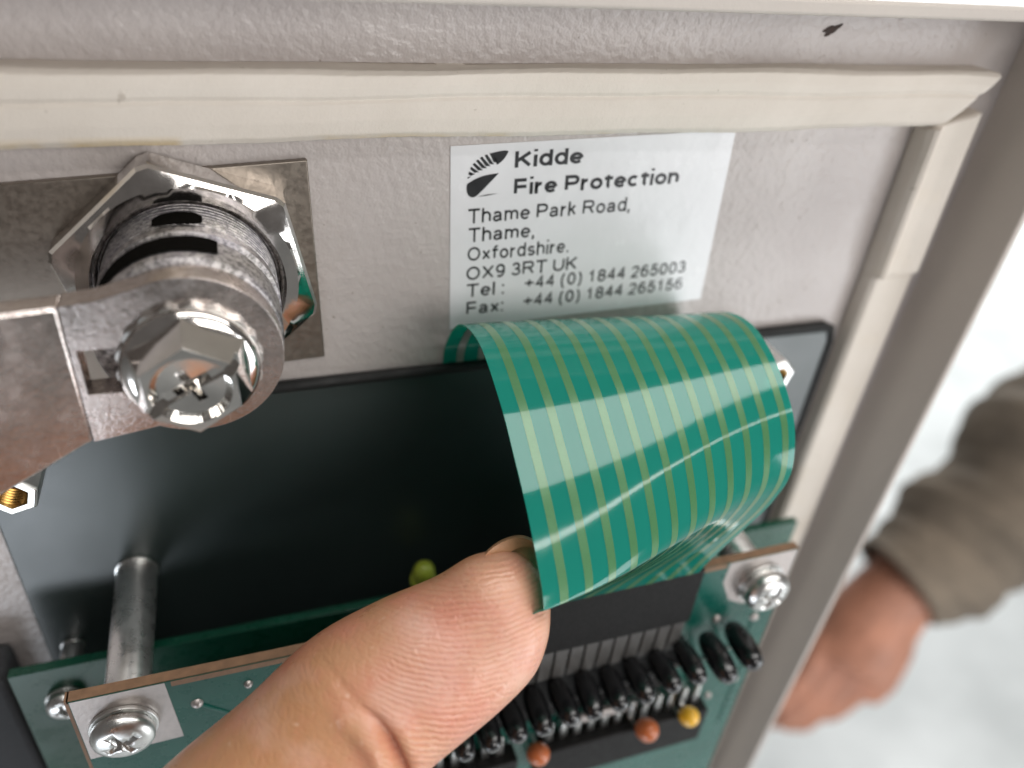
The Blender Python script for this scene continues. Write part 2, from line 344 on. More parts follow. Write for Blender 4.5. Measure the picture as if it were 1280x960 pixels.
# glyph: width, low, high (cap height = 1), centre-line strokes in the unit box
GL = {
 'K': (.84, 0, 1, [[(0, 0), (0, 1)], [(1, 1), (0, .36)], [(.33, .58), (1, 0)]]), 'F': (.74, 0, 1, [[(0, 0), (0, 1), (1, 1)], [(0, .5), (.86, .5)]]),
 'P': (.80, 0, 1, [[(0, 0), (0, 1), (.62, 1)] + arc(.62, .735, .38, .265, 90, -90, 10) + [(0, .47)]]), 'T': (.80, 0, 1, [[(.5, 0), (.5, 1)], [(0, 1), (1, 1)]]),
 'R': (.88, 0, 1, [[(0, 0), (0, 1), (.66, 1)] + arc(.66, .755, .30, .245, 90, -90, 10) + [(0, .51)], [(.56, .51), (1, 0)]]),
 'O': (1.0, 0, 1, [OV]), 'X': (.86, 0, 1, [[(0, 0), (1, 1)], [(0, 1), (1, 0)]]), 'U': (.86, 0, 1, [[(0, 1)] + arc(.5, .36, .5, .36, 180, 360) + [(1, 1)]]),
 'i': (0, 0, 1, [[(0, 0), (0, XH)], [(0, .93), (0, 1.07)]]), 'l': (0, 0, 1, [[(0, 0), (0, 1)]]),
 'd': (.66, 0, 1, [arc(.5, .365, .5, .365, 0, 360, 24), [(1, 0), (1, 1)]]), 'o': (.68, 0, XH, [OV]),
 'e': (.68, 0, XH, [[(.02, .50), (.98, .50)], arc(.5, .5, .5, .5, 0, 318, 22)]), 'c': (.64, 0, XH, [arc(.5, .5, .52, .5, 48, 312, 18)]),
 'r': (.38, 0, XH, [[(0, 0), (0, 1)], [(0, .55)] + arc(.9, .45, .9, .52, 175, 80, 8)]), 'n': (.62, 0, XH, [[(0, 0), (0, 1)], [(0, .5)] + arc(.5, .58, .5, .42, 170, 0, 12) + [(1, 0)]]),
 'h': (.62, 0, 1, [[(0, 0), (0, 1)], [(0, .36)] + arc(.5, .43, .5, .30, 170, 0, 12) + [(1, 0)]]),
 'm': (1.0, 0, XH, [[(0, 0), (0, 1)], [(0, .5)] + arc(.25, .66, .25, .34, 170, 0, 10) + [(.5, 0)], [(.5, .5)] + arc(.75, .66, .25, .34, 170, 0, 10) + [(1, 0)]]),
 't': (.42, 0, .95, [[(.42, 1), (.42, .2)] + arc(.80, .18, .38, .18, 180, 265, 6), [(0, .73), (1, .73)]]), 'f': (.42, 0, 1, [[(.4, 0), (.4, .8)] + arc(.86, .80, .46, .2, 180, 62, 8), [(0, .69), (1, .69)]]),
 'a': (.66, 0, XH, [arc(.45, .70, .42, .30, 165, 5, 10) + [(.88, .12), (1, 0)], [(.88, .58), (.35, .50)] + arc(.32, .26, .32, .26, 100, 285, 12) + [(.7, .08), (.88, .32)]]),
 'k': (.58, 0, 1, [[(0, 0), (0, 1)], [(.92, XH), (0, .28)], [(.36, .44), (1, 0)]]), 'x': (.62, 0, XH, [[(0, 0), (1, 1)], [(0, 1), (1, 0)]]),
 's': (.60, 0, XH, [arc(.5, .745, .46, .255, 25, 180, 10) + arc(.5, .745, .46, .245, 180, 265, 6) + arc(.5, .255, .50, .245, 85, 0, 6) + arc(.5, .255, .5, .255, 0, -155, 10)]),
 ',': (0, -.16, .14, [[(0, 1), (0, .5), (-.03, 0)]]), '.': (0, 0, .15, [[(0, 0), (0, 1)]]), ':': (0, 0, XH, [[(0, 0), (0, .2)], [(0, .8), (0, 1)]]),
 '+': (.70, .14, .84, [[(0, .5), (1, .5)], [(.5, 0), (.5, 1)]]), '(': (.34, -.26, 1.02, [arc(1.4, .5, 1.4, .56, 115, 245, 12)]), ')': (.34, -.26, 1.02, [arc(-.4, .5, 1.4, .56, 65, -65, 12)]),
 '0': (.66, 0, 1, [OV]), '1': (.66, 0, 1, [[(.15, .72), (.40, .82), (.58, 1), (.58, 0)]]),
 '2': (.66, 0, 1, [arc(.5, .72, .47, .28, 170, -20, 12) + [(.75, .44), (.25, .17), (0, 0), (1, 0)]]),
 '3': (.66, 0, 1, [arc(.48, .755, .42, .245, 165, -90, 12) + [(.36, .52)], [(.40, .52)] + arc(.48, .26, .52, .26, 85, -165, 12)]),
 '4': (.68, 0, 1, [[(.74, 0), (.74, 1), (0, .32), (1, .32)]]), '5': (.66, 0, 1, [[(.92, 1), (.22, 1), (.08, .46)] + arc(.48, .33, .52, .33, 135, -160, 16)]),
 '6': (.66, 0, 1, [OV and arc(.5, .31, .5, .31, 0, 360, 20), arc(.56, .5, .56, .5, 55, 190, 12)]), '8': (.66, 0, 1, [arc(.5, .755, .42, .245, 0, 360, 18), arc(.5, .27, .5, .27, 0, 360, 20)]),
 '9': (.66, 0, 1, [arc(.5, .69, .5, .31, 0, 360, 20), arc(.44, .5, .56, .5, 10, -125, 12)]),
}
def stroke(bm, pts, hw, h, T):
    n = len(pts); closed = (abs(pts[0][0] - pts[-1][0]) + abs(pts[0][1] - pts[-1][1])) < 1e-6; A = []; Bv = []
    for i, p in enumerate(pts):
        a = pts[i - 1] if i else (pts[-2] if closed else p); b = pts[i + 1] if i < n - 1 else (pts[1] if closed else p)
        d0 = Vector((p[0] - a[0], p[1] - a[1])); d1 = Vector((b[0] - p[0], b[1] - p[1]))
        d0 = d0.normalized() if d0.length > 1e-9 else d1.normalized(); d1 = d1.normalized() if d1.length > 1e-9 else d0
        m_ = (Vector((-d0.y, d0.x)) + Vector((-d1.y, d1.x)))
        m_ = m_.normalized() if m_.length > 1e-6 else Vector((-d0.y, d0.x))
        k = hw / max(.45, m_.dot(Vector((-d0.y, d0.x))))
        A.append(bm.verts.new(T(p[0] + m_.x * k, p[1] + m_.y * k, h))); Bv.append(bm.verts.new(T(p[0] - m_.x * k, p[1] - m_.y * k, h)))
    for i in range(n - 1): bm.faces.new((A[i], A[i + 1], Bv[i + 1], Bv[i]))
def lettering(txt, x0, z0, x1, z1, cap, wt):
    strokes = []; pen = 0; gap = .165 if wt < .16 else .12
    for ch in txt:
        if ch == ' ': pen += .38; continue
        wd, lo, hi, st = GL[ch]; bw = max(0, wd - wt) + ((.13 if wt > .16 else .06) if wd else 0); hw = wt / 2
        y0, y1 = lo + (hw if ch not in ',.:i' else 0), hi - (hw if ch not in ',.:i' else 0)
        for pl in st:
            q = []
            for x, y in pl:
                X = pen + hw + x * (bw if wd else 1); Y = y0 + y * (y1 - y0)
                # square line ends on the cap and base lines: straight stems reach the full height
                q.append((X, Y))
            if len(q) == 2 and abs(q[0][0] - q[1][0]) < 1e-6 and ch not in ',.:i+':
                q = [(q[0][0], q[0][1] - (hw if abs(q[0][1] - y0) < 1e-6 else 0)), (q[1][0], q[1][1] + (hw if abs(q[1][1] - y1) < 1e-6 else 0))]
            if len(q) == 2 and abs(q[0][1] - q[1][1]) < 1e-6 and ch in 'tfTF+':
                q = [(q[0][0] - (hw if pl[0][0] == 0 and ch != 'F' else 0), q[0][1]), (q[1][0] + hw, q[1][1])]
            strokes.append(q)
        pen += bw + wt + gap
    L = pen - gap; sx = math.hypot(x1 - x0, z1 - z0) / L; a = math.atan2(z1 - z0, x1 - x0); bm = bmesh.new()
    for i, q in enumerate(strokes):
        stroke(bm, q, wt / 2, .18 + (i % 6) * .006, lambda x, y, h: W((x0 + x * sx * math.cos(a) - y * cap * math.sin(a), h, z0 + x * sx * math.sin(a) + y * cap * math.cos(a))))
    return finish('lettering', bm, 'ink', lab, smooth=False)
for args in [("Kidde", 34.9, -33.6, 44.7, -33.2, 2.2, .205), ("Fire Protection", 35.1, -37.4, 60.2, -36.5, 2.3, .205), ("Thame Park Road,", 28.9, -41.2, 53.1, -40.4, 2.1, .152),
             ("Thame,", 29.1, -43.95, 38.7, -43.65, 2.1, .152), ("Oxfordshire.", 29.1, -46.8, 44.3, -46.35, 2.1, .152), ("OX9 3RT UK", 29.1, -49.8, 46.0, -49.2, 2.1, .152),
             ("Tel :", 29.3, -52.5, 34.9, -52.35, 2.1, .152), ("+44 (0) 1844 265003", 38.1, -51.95, 64.8, -51.1, 2.05, .152),
             ("Fax:", 29.4, -55.4, 35.0, -55.25, 2.1, .152), ("+44 (0) 1844 265156", 38.2, -54.9, 64.9, -54.0, 2.05, .152)]:
    lettering(*args)
def flat(name, polys, h, mat, parent):
    bm = bmesh.new()
    for poly in polys: bm.faces.new([bm.verts.new(W((x, h, z))) for x, z in poly])
    bmesh.ops.triangulate(bm, faces=bm.faces); return finish(name, bm, mat, parent, smooth=False)
# emblem: a leaf split in two by a white swoosh; the upper half is combed into streaks
top_edge = catmull([(28.45, -34.9), (28.75, -33.6), (29.5, -32.55), (30.6, -31.85), (32.0, -31.45), (33.3, -31.25), (33.85, -31.35)], 4)
low_edge = catmull([(28.6, -34.85), (29.6, -34.35), (30.7, -33.95), (31.7, -33.5), (32.6, -33.0), (33.35, -32.3), (33.85, -31.4)], 4)
polys = []; n_ = len(top_edge) - 1
for i in range(0, n_ - 9, 2):
    t0, t1 = top_edge[i], top_edge[i + 1]; b0, b1 = low_edge[i], low_edge[i + 2]
    k0 = .32 if i < 14 else 0
    q = lambda t, b, k: (t[0] + (b[0] - t[0]) * k, t[1] + (b[1] - t[1]) * k)
    polys.append([t0, t1, q(t1, b1, .86), q(t0, b0, .70)])
polys.append(top_edge[n_ - 9:] + low_edge[n_ - 9:-1][::-1])
flat('emblem', polys, .2, 'ink', lab)
leaf = catmull([(28.45, -35.6), (29.6, -34.95), (30.9, -34.5), (32.75, -34.25)], 5) + catmull([(32.6, -34.4), (31.4, -35.7), (30.4, -36.75), (29.75, -37.35), (29.1, -37.45), (28.6, -37.0), (28.4, -36.2), (28.45, -35.65)], 5)
flat('emblem', [leaf, [(29.9, -37.42), (31.2, -37.15), (32.9, -37.05), (31.3, -37.3)]], .2, 'ink', lab)
# ------------------------------------------------------------------ cam lock
bp = finish('lock_backing_plate', prism([(-48, -35.2), (8.1, -31.7), (8.8, -59.7), (-48, -62.5)], .02, 1.0), 'backplate', origin=W((-20, 0, -60)), bevel=.15)
tag(bp, 'flat brownish brushed metal plate under the lock nut', 'plate')
LX, LZ = -6.6, -45.3
lock = thing('cam_lock', 'chromed cam lock with hexagon nut, threaded barrel and bent cam arm', 'lock', (LX, 1, LZ))
# nut: hexagon with a chamfered, dished front
bm = bmesh.new(); rings = []
def hexring(R, h, blend):
    out = []
    for k in range(72):
        a = 2 * math.pi * k / 72; rel = ((math.degrees(a) + 18 + 30) % 60) - 30
        rh = R * math.cos(math.radians(30)) / math.cos(math.radians(abs((math.degrees(a) + 18) % 60 - 30)))
        rr = rh * (1 - blend) + min(rh, R * .93) * blend
        out.append(bm.verts.new(W((LX + rr * math.cos(a), h, LZ + rr * math.sin(a)))))
    return out
def circ(r, h): return [bm.verts.new(W((LX + r * math.cos(2 * math.pi * k / 72), h, LZ + r * math.sin(2 * math.pi * k / 72)))) for k in range(72)]
rings = [circ(10.2, 1.02), hexring(15.4, 1.02, 0), hexring(15.4, 4.75, 0), hexring(15.0, 5.2, 0), hexring(14.4, 5.35, 0), circ(12.3, 5.65), circ(10.9, 5.6), circ(10.3, 5.1), circ(10.0, 4.2)]
for a, b in zip(rings, rings[1:]):
    for k in range(72): bm.faces.new((a[k], a[(k + 1) % 72], b[(k + 1) % 72], b[k]))
finish('nut', bm, 'chrome', lock, ang=14)
# barrel with thread grooves and an annular slot
prof = [(9.7, 1.2)]
h = 3.6
while h < 9.4: prof += [(9.85, h), (9.85, h + .35), (9.5, h + .5)]; h += .8
prof += [(9.75, 9.8), (9.8, 11.6), (9.2, 11.8), (9.1, 13.0), (9.6, 13.2), (9.6, 17.4), (9.2, 17.9)]
brl = finish('barrel', lathe([(r, d) for r, d in prof], (LX, 0, LZ), seg=96), 'barrel', lock, ang=60)
def slot(a0, a1, h0, h1, r, ex, jag):
    """dark rounded opening lying on the barrel"""
    bm = bmesh.new(); n = 40; rim_ = []; ac, hc = (a0 + a1) / 2, (h0 + h1) / 2
    cen = [bm.verts.new(W((LX + r * math.cos(math.radians(a0 + (a1 - a0) * (k + .5) / n)), hc, LZ + r * math.sin(math.radians(a0 + (a1 - a0) * (k + .5) / n))))) for k in range(n)]
    up = []; dn = []
    for k in range(n):
        t = 2 * (k + .5) / n - 1; e = (1 - abs(t) ** ex) ** (1 / ex); a = math.radians(ac + (a1 - a0) / 2 * t); rr = r + .02
        up.append(bm.verts.new(W((LX + rr * math.cos(a), hc + (h1 - h0) / 2 * e * random.uniform(1 - jag, 1), LZ + rr * math.sin(a)))))
        dn.append(bm.verts.new(W((LX + rr * math.cos(a), hc - (h1 - h0) / 2 * e * random.uniform(1 - jag, 1), LZ + rr * math.sin(a)))))
    for k in range(n - 1):
        bm.faces.new((up[k], up[k + 1], cen[k + 1], cen[k])); bm.faces.new((cen[k], cen[k + 1], dn[k + 1], dn[k]))
    return finish('slot', bm, 'dark_hole', brl)
slot(76, 107, 6.4, 10.2, 9.93, 3.0, .14)
slot(66, 168, 12.6, 16.4, 9.72, 8.0, .06)
# cam arm: round eye, square drive window, then bent plate to the left
bm = bmesh.new(); T = 3.0; HT = 21.0
eye = [(LX + 9.3 * math.cos(math.radians(a)), LZ - .3 + 9.3 * math.sin(math.radians(a))) for a in range(-118, 119, 6)]
def hh(x): return HT if x > -17.6 else HT + (-17.6 - x) * .26
left_top = [(-11.5, -37.35), (-14.6, -38.3), (-17.6, -38.6)]; left_bot = [(-17.6, -54.9), (-14.5, -54.4), (-11.5, -54.0)]
outer = eye + left_top[1:] + left_bot[:2]
hole = [(-17.0, -43.6), (-17.0, -48.9), (-12.2, -48.9), (-12.2, -43.6)]
fa = [bm.verts.new(W((x, HT, z))) for x, z in outer]; fh = [bm.verts.new(W((x, HT, z))) for x, z in hole]
e1 = [bm.edges.new((fa[i], fa[(i + 1) % len(fa)])) for i in range(len(fa))] + [bm.edges.new((fh[i], fh[(i + 1) % 4])) for i in range(4)]
bmesh.ops.triangle_fill(bm, edges=e1, use_beauty=False)
for f_ in list(bm.faces):
    c_ = f_.calc_center_median() * 1000
    if -17 < c_.x < -12.2 and -48.9 < c_.z < -43.6: bm.faces.remove(f_)
r = bmesh.ops.extrude_face_region(bm, geom=bm.faces[:]); vv = [g for g in r['geom'] if isinstance(g, bmesh.types.BMVert)]
bmesh.ops.translate(bm, verts=vv, vec=(0, T * .001, 0))
finish('cam_arm', bm, 'arm', lock, bevel=.35, seg=3)
bm = bmesh.new()
secs = [(-17.62, -38.6, -54.9), (-18.6, -38.6, -55.2), (-23, -38.4, -57.2), (-30, -38.2, -60.2), (-46, -38, -66)]
ra = []
for x, zt, zb in secs:
    k = min(1, max(0, (-17.6 - x) / 1.2)); hgt = HT + (-17.6 - x) * .22 * (k if x > -19 else 1)
    ra.append([bm.verts.new(W((x, hgt, zt))), bm.verts.new(W((x, hgt, zb))), bm.verts.new(W((x, hgt - T, zb))), bm.verts.new(W((x, hgt - T, zt)))])
for a, b in zip(ra, ra[1:]):
    for k in range(4): bm.faces.new((a[k], a[(k + 1) % 4], b[(k + 1) % 4], b[k]))
bm.faces.new(ra[0]); bm.faces.new(ra[-1][::-1])
finish('cam_arm', bm, 'arm', lock, bevel=.35, seg=3, ang=25)
# screw: serrated washer, flange, hexagon head with combined cross and slot
SX, SZ = LX - .1, LZ - .9
bm = bmesh.new(); n = 72; r0 = []; r1 = []
for k in range(n):
    a = 2 * math.pi * k / n; r = 7.15 if k % 4 < 2 else 6.8
    r0.append(bm.verts.new(W((SX + r * math.cos(a), 21.05, SZ + r * math.sin(a))))); r1.append(bm.verts.new(W((SX + r * math.cos(a), 21.75, SZ + r * math.sin(a)))))
bm.faces.new(r0); bm.faces.new(r1[::-1])
for k in range(n): bm.faces.new((r0[k], r1[k], r1[(k + 1) % n], r0[(k + 1) % n]))
scr = finish('screw', lathe([(6.5, 21.8), (6.85, 22.0), (6.8, 22.4), (6.3, 22.85), (5.2, 23.1)], (SX, 0, SZ), seg=64), 'chrome', lock, ang=60)
finish('serrated_washer', bm, 'zinc', scr)
bm = bmesh.new(); hr = [[bm.verts.new(W((x, h_, z))) for x, z in ngon(SX, SZ, r_, 6, 92)] for r_, h_ in ((6.5, 22.75), (5.05, 26.4))]
bm.faces.new(hr[0]); bm.faces.new(hr[1][::-1])
for k in range(6): bm.faces.new((hr[0][k], hr[1][k], hr[1][(k + 1) % 6], hr[0][(k + 1) % 6]))
# flared hexagon head, dished and cut with a combined cross and slot
head = finish('screw_head', bm, 'zinc_bright', scr)
def boolean(o, other, op):
    md = o.modifiers.new('b', 'BOOLEAN'); md.object = other; md.operation = op; md.solver = 'EXACT'
    dg = bpy.context.evaluated_depsgraph_get(); dg.update(); me = bpy.data.meshes.new_from_object(o.evaluated_get(dg))
    o.modifiers.clear(); old = o.data; o.data = me; bpy.data.meshes.remove(old); bpy.data.objects.remove(other)
def rotbox(l, wd, h0, h1, deg, taper=1.0):
    c, s = math.cos(math.radians(deg)), math.sin(math.radians(deg)); b = bmesh.new(); rings = []
    for hh_, k in ((h0, taper), (h1, 1)):
        rings.append([b.verts.new(W((SX + (x * c - z * s), hh_, SZ + (x * s + z * c)))) for x, z in ((-l * k, -wd * k), (l * k, -wd * k), (l * k, wd * k), (-l * k, wd * k))])
    b.faces.new(rings[0]); b.faces.new(rings[1][::-1])
    for k in range(4): b.faces.new((rings[0][k], rings[1][k], rings[1][(k + 1) % 4], rings[0][(k + 1) % 4]))
    return b
dish = finish('cut', lathe([(.3, 25.2), (3.3, 25.4), (4.1, 26.8)], (SX, 0, SZ), seg=48), 'chrome', scr); boolean(head, dish, 'DIFFERENCE')
for b in (rotbox(8, .66, 24.9, 29, 28), rotbox(2.8, .66, 22.9, 29, 28, .55), rotbox(2.8, .66, 22.9, 29, 118, .55)):
    boolean(head, finish('cut', b, 'chrome', scr), 'DIFFERENCE')
for p in head.data.polygons: p.use_smooth = False
bv = head.modifiers.new('bevel', 'BEVEL'); bv.width = .00012; bv.segments = 2; bv.limit_method = 'ANGLE'; bv.angle_limit = math.radians(35)
# ------------------------------------------------------------------ dark window plate
win = thing('window_plate', 'dark glossy plate with black rubber edge set in the lower door', 'plate', (30, 0, -150))
finish('plate', box(-36.8, 97.6, .05, 1.0, -235, -64.5), 'dark', win, bevel=.25)
finish('edge_strip', tube([(-36.6, .9, -64.4), (95.5, .9, -63.4), (97.3, .8, -64.2), (98.2, .7, -67), (98.3, .6, -140)], .85, 10), 'rubber', win)
# ------------------------------------------------------------------ standoffs and screws
def pan_screw(x, z, h, r, label, ang=20, dome=1.0):
    t = thing('pan_head_screw', label, 'screw', (x, h, z), 'screws holding the circuit boards')
    finish('washer', lathe([(r * .55, 0), (r * 1.08, 0), (r * 1.08, .55), (r * .5, .56)], (x, h + .02, z), seg=40), 'zinc', t, bevel=.08)
    hd = finish('head', lathe([(r * .9, .6), (r, .9), (r, 1.7 * dome), (r * .93, 2.2 * dome), (r * .72, 2.65 * dome), (r * .4, 2.85 * dome), (.05, 2.9 * dome)], (x, h, z), seg=48), 'zinc', t, ang=60)
    global SX, SZ
    SX, SZ = x, z
    for dg_ in (ang, ang + 90):
        boolean(hd, finish('cut', rotbox(r * .62, r * .13, h + 1.2, h + 4, dg_, .6), 'dark_hole', t), 'DIFFERENCE')
    return t
def round_standoff(x, z, r, h0, h1, label):
    t = thing('round_standoff', label, 'standoff', (x, h0, z), 'standoffs carrying the circuit boards')
    finish('sleeve', lathe([(r * .9, 0), (r, .3), (r, h1 - h0 - .3), (r * .94, h1 - h0)], (x, h0, z), seg=40), 'aluminium', t, ang=50)
    finish('collar', lathe([(r * 1.04, .01), (r * 1.06, .5), (r * .9, .6)], (x, h0, z), seg=40), 'zinc', t)
    return t
round_standoff(-21.3, -95.0, 2.9, 1.02, 26.4, 'tall round metal standoff behind the bottom left screw')
round_standoff(73.7, -94.3, 2.9, 1.02, 26.4, 'round metal standoff half hidden under the ribbon at right')
round_standoff(-33, -109.2, 1.7, 1.02, 8.4, 'thin short metal standoff in the dark lower left corner')
pan_screw(-21.3, -94.6, 28.05, 3.75, 'large silver screw on the square pad at the bottom left', 30)
pan_screw(73.7, -94.2, 28.05, 3.9, 'domed silver screw at the right end of the front circuit board', 60, 1.35)
pan_screw(-33.2, -110.2, 10.05, 2.6, 'small silver screw on the dark rear board corner', 12, .9)
def hex_standoff(x, z, h1, label):
    t = thing('hex_standoff', label, 'standoff', (x, 1, z), 'hexagonal standoffs on the window plate')
    b = bmesh.new(); rr = []
    for h_, r in ((1.05, 3.1), (h1 - .3, 3.1), (h1, 2.8)): rr.append([b.verts.new(W((px, h_, pz))) for px, pz in ngon(x, z, r, 6, 15)])
    inner = [b.verts.new(W((px, h1, pz))) for px, pz in ngon(x, z, 1.9, 6, 15)]
    for p, q in zip(rr, rr[1:]):
        for k in range(6): b.faces.new((p[k], p[(k + 1) % 6], q[(k + 1) % 6], q[k]))
    for k in range(6): b.faces.new((rr[2][k], rr[2][(k + 1) % 6], inner[(k + 1) % 6], inner[k]))
    finish('body', b, 'zinc', t, bevel=.1)
    pr = [(1.95, h1 - 4)]; hq = h1 - 3.6
    while hq < h1 - .2: pr += [(1.95, hq), (1.6, hq + .25)]; hq += .5
    pr += [(2.0, h1 + .02)]
    finish('threaded_bore', lathe([(.05, h1 - 4)] + pr, (x, 0, z), seg=24, caps=False), 'brass', t)
    return t
hex_standoff(-30.6, -69.9, 10.2, 'hexagonal standoff with brass bore peeping below the cam arm')
hex_standoff(80.6, -66.4, 10.2, 'small metal hexagonal standoff just right of the green ribbon')
pb = finish('dark_block', prism([(-72, -105), (-41.2, -106.5), (-40.6, -235), (-72, -235)], .05, 7), 'block_grey', origin=W((-56, 0, -150)), bevel=1.2, seg=3)  # plain dark grey block added to fill the bottom left corner
tag(pb, 'dark grey block in the bottom left corner beside the rear board', 'block')
# ------------------------------------------------------------------ circuit boards
rear = thing('circuit_board', 'dark green rear circuit board behind the front board', 'circuit board', (30, 10, -200))
finish('board', box(-39.4, 97.5, 8.45, 10.0, -235, -103.2), 'board_dark', rear, bevel=.1)
led = thing('indicator_lamp', 'small yellow green lamp peeping out above the thumb knuckle', 'lamp', (22.5, 5.5, -103))
finish('lens', lathe([(1.9, 0), (1.9, 2.2), (1.6, 3.2), (.9, 3.9), (.05, 4.1)], (22.5, 6.6, -103.0), (0, .15, 1), 24), 'lime', led, ang=60)
finish('base', lathe([(2.2, -1), (2.2, .2)], (22.5, 6.6, -103.0), (0, .15, 1), 24), 'lime', led)
front = thing('circuit_board', 'teal front circuit board with black connector and small components', 'circuit board', (26, 28, -180))
finish('board', box(-26.3, 79.2, 26.62, 28.0, -235, -88.0), 'board', front)
finish('cut_edge', box(-26.5, 79.4, 26.5, 27.9, -88.35, -87.85), 'fr4', front)
finish('cut_edge', box(-26.75, -26.32, 26.5, 27.9, -235, -87.85), 'fr4', front)
finish('solder_pad', prism([(-26.2, -88.05), (-15.6, -88.05), (-15.0, -99.8), (-26.2, -100.2)], 28.002, 28.05), 'tin', front)
finish('solder_pad', prism([(66.5, -88.05), (79.1, -88.05), (79.1, -99.2), (71.8, -99.0), (68.6, -97.2), (66.3, -92.5)], 28.002, 28.05), 'tin', front)
finish('copper_strip', box(-14.9, 66, 28.002, 28.04, -89.0, -88.05), 'fr4', front)
con = finish('connector', box(17.0, 60.0, 28.03, 30.4, -97.2, -85.2), 'blackplastic', front, bevel=.35, seg=3)
for k in range(17):
    x = 18.2 + k * 2.46
    finish('contact', box(x, x + 1.5, 28.3, 30.0, -85.15, -83.2 - random.uniform(0, .4)), 'blackplastic', con, bevel=.2)
for k in range(17):
    x = 17.4 + k * 2.5
    b = bmesh.new(); q = []
    for z_, h_, dx in ((-97.3, 30.1, 0), (-103, 29.6, .25), (-107.8, 28.8, .6)):
        q.append([b.verts.new(W((x + dx, h_, z_))), b.verts.new(W((x + dx + 2.15, h_, z_))), b.verts.new(W((x + dx + 2.15, h_ - .75, z_))), b.verts.new(W((x + dx, h_ - .75, z_)))])
    for a, c_ in zip(q, q[1:]):
        for i in range(4): b.faces.new((a[i], a[(i + 1) % 4], c_[(i + 1) % 4], c_[i]))
    b.faces.new(q[0]); b.faces.new(q[-1][::-1])
    finish('contact_fin', b, 'greyplastic', con, bevel=.18)
finish('added_dark_strip', box(6, 61.5, 28.02, 29.2, -116.0, -103.5), 'blackplastic', front, bevel=.2)  # black strip added to darken the board between the capacitors, no real socket
CAPS = [(22.2, -107.8), (26.2, -107.4), (30.2, -107.1), (34.3, -106.7), (38.5, -106.1), (42.6, -105.9), (46.9, -105.8), (51.3, -105.4), (55.7, -104.6), (60.1, -103.8), (65.0, -103.7), (69.5, -102.3)]
for i, (x, z) in enumerate(CAPS):
    big = 1.05 if i >= 10 else .93
    d = Vector((random.uniform(-.10, .04), 1, random.uniform(-.05, .10))).normalized()
    pr = []
    for k in range(15):
        a = math.pi * k / 14; pr.append((max(.03, 1.95 * big * math.sin(a) ** .5), 4.3 * big * (1 - math.cos(a))))
    base = (x - d.x * 4.3, 29.0, z - d.z * 4.3)
    cp = finish('capacitor', lathe(pr, base, (d.x, d.y, d.z), 28), 'glossblack', front, ang=80)
    for dx in (.2,):
        finish('lead', tube([(x + dx, 32.0, z - 1.2), (x + dx + .2, 30.4, z - 4.4), (x + dx + .4, 28.2, z - 7.4)], .5, 8), 'zinc', cp)
ic = finish('chip', prism([(37, -121.5), (69.0, -121.8), (69.0, -131), (37, -131)], 28.6, 32.2), 'blackplastic', front, bevel=.4)
for k in range(12):
    x = 38.2 + k * 2.54
    finish('pin', prism([(x, -121.4), (x + 1.3, -121.4), (x + 1.0, -116.6), (x + .3, -116.6)], 28.2, 30.4), 'zinc', ic, bevel=.1)
ic2 = finish('chip', prism([(8, -121.5), (33, -121.5), (33, -131), (8, -131)], 28.6, 32.2), 'blackplastic', front, bevel=.4)
for k in range(9):
    x = 9.2 + k * 2.54
    finish('pin', prism([(x, -121.4), (x + 1.3, -121.4), (x + 1.0, -116.6), (x + .3, -116.6)], 28.2, 30.4), 'zinc', ic2, bevel=.1)
finish('jumper_bar', box(43.8, 52.4, 30.2, 31.2, -117.0, -115.2), 'tin', front, bevel=.2)
for x, z, r in ((67.5, -101.5, .8), (75.5, -103.5, .9), (77.0, -112.0, .7), (73.0, -117.5, .8), (76.5, -121.0, .9), (71.8, -124.5, .7), (-12.5, -93.5, .8), (-6.0, -91.8, .6), (2.0, -94.0, .8), (9.5, -91.5, .7)):
    finish('solder_joint', lathe([(r, 0), (r * .9, .25), (r * .5, .55), (.03, .65)], (x, 28.0, z), seg=14), 'tin', front, ang=70)
for pts_ in ([(75.5, -103.5), (75.5, -108), (77, -109.5), (77, -135)], [(67.5, -101.5), (72.2, -106.5), (73, -117.5)], [(-12.5, -93.5), (-9, -97), (-9, -118)], [(2, -94), (4, -96), (20, -96)]):
    finish('copper_track', tube([(x, 27.93, z) for x, z in pts_], .34, 8), 'board', front)
def bead(x, z, h, r, mat, name='bead_capacitor'):
    pr = [(max(.03, r * math.sin(math.pi * k / 10)), r * 1.15 * (1 - math.cos(math.pi * k / 10))) for k in range(11)]
    o = finish(name, lathe(pr, (x, h, z), (0, .5, .6), 24), mat, front, ang=80)
    for dx in (-.8, .8): finish('lead', tube([(x + dx, h + .2, z + .2), (x + dx, 28, z - .8)], .3, 6), 'zinc', o)
bead(55.3, -121.5, 32.3, 2.0, 'orange'); bead(35.8, -121.0, 31.6, 1.9, 'orange'); bead(63.8, -121.6, 32.0, 1.75, 'yellow')
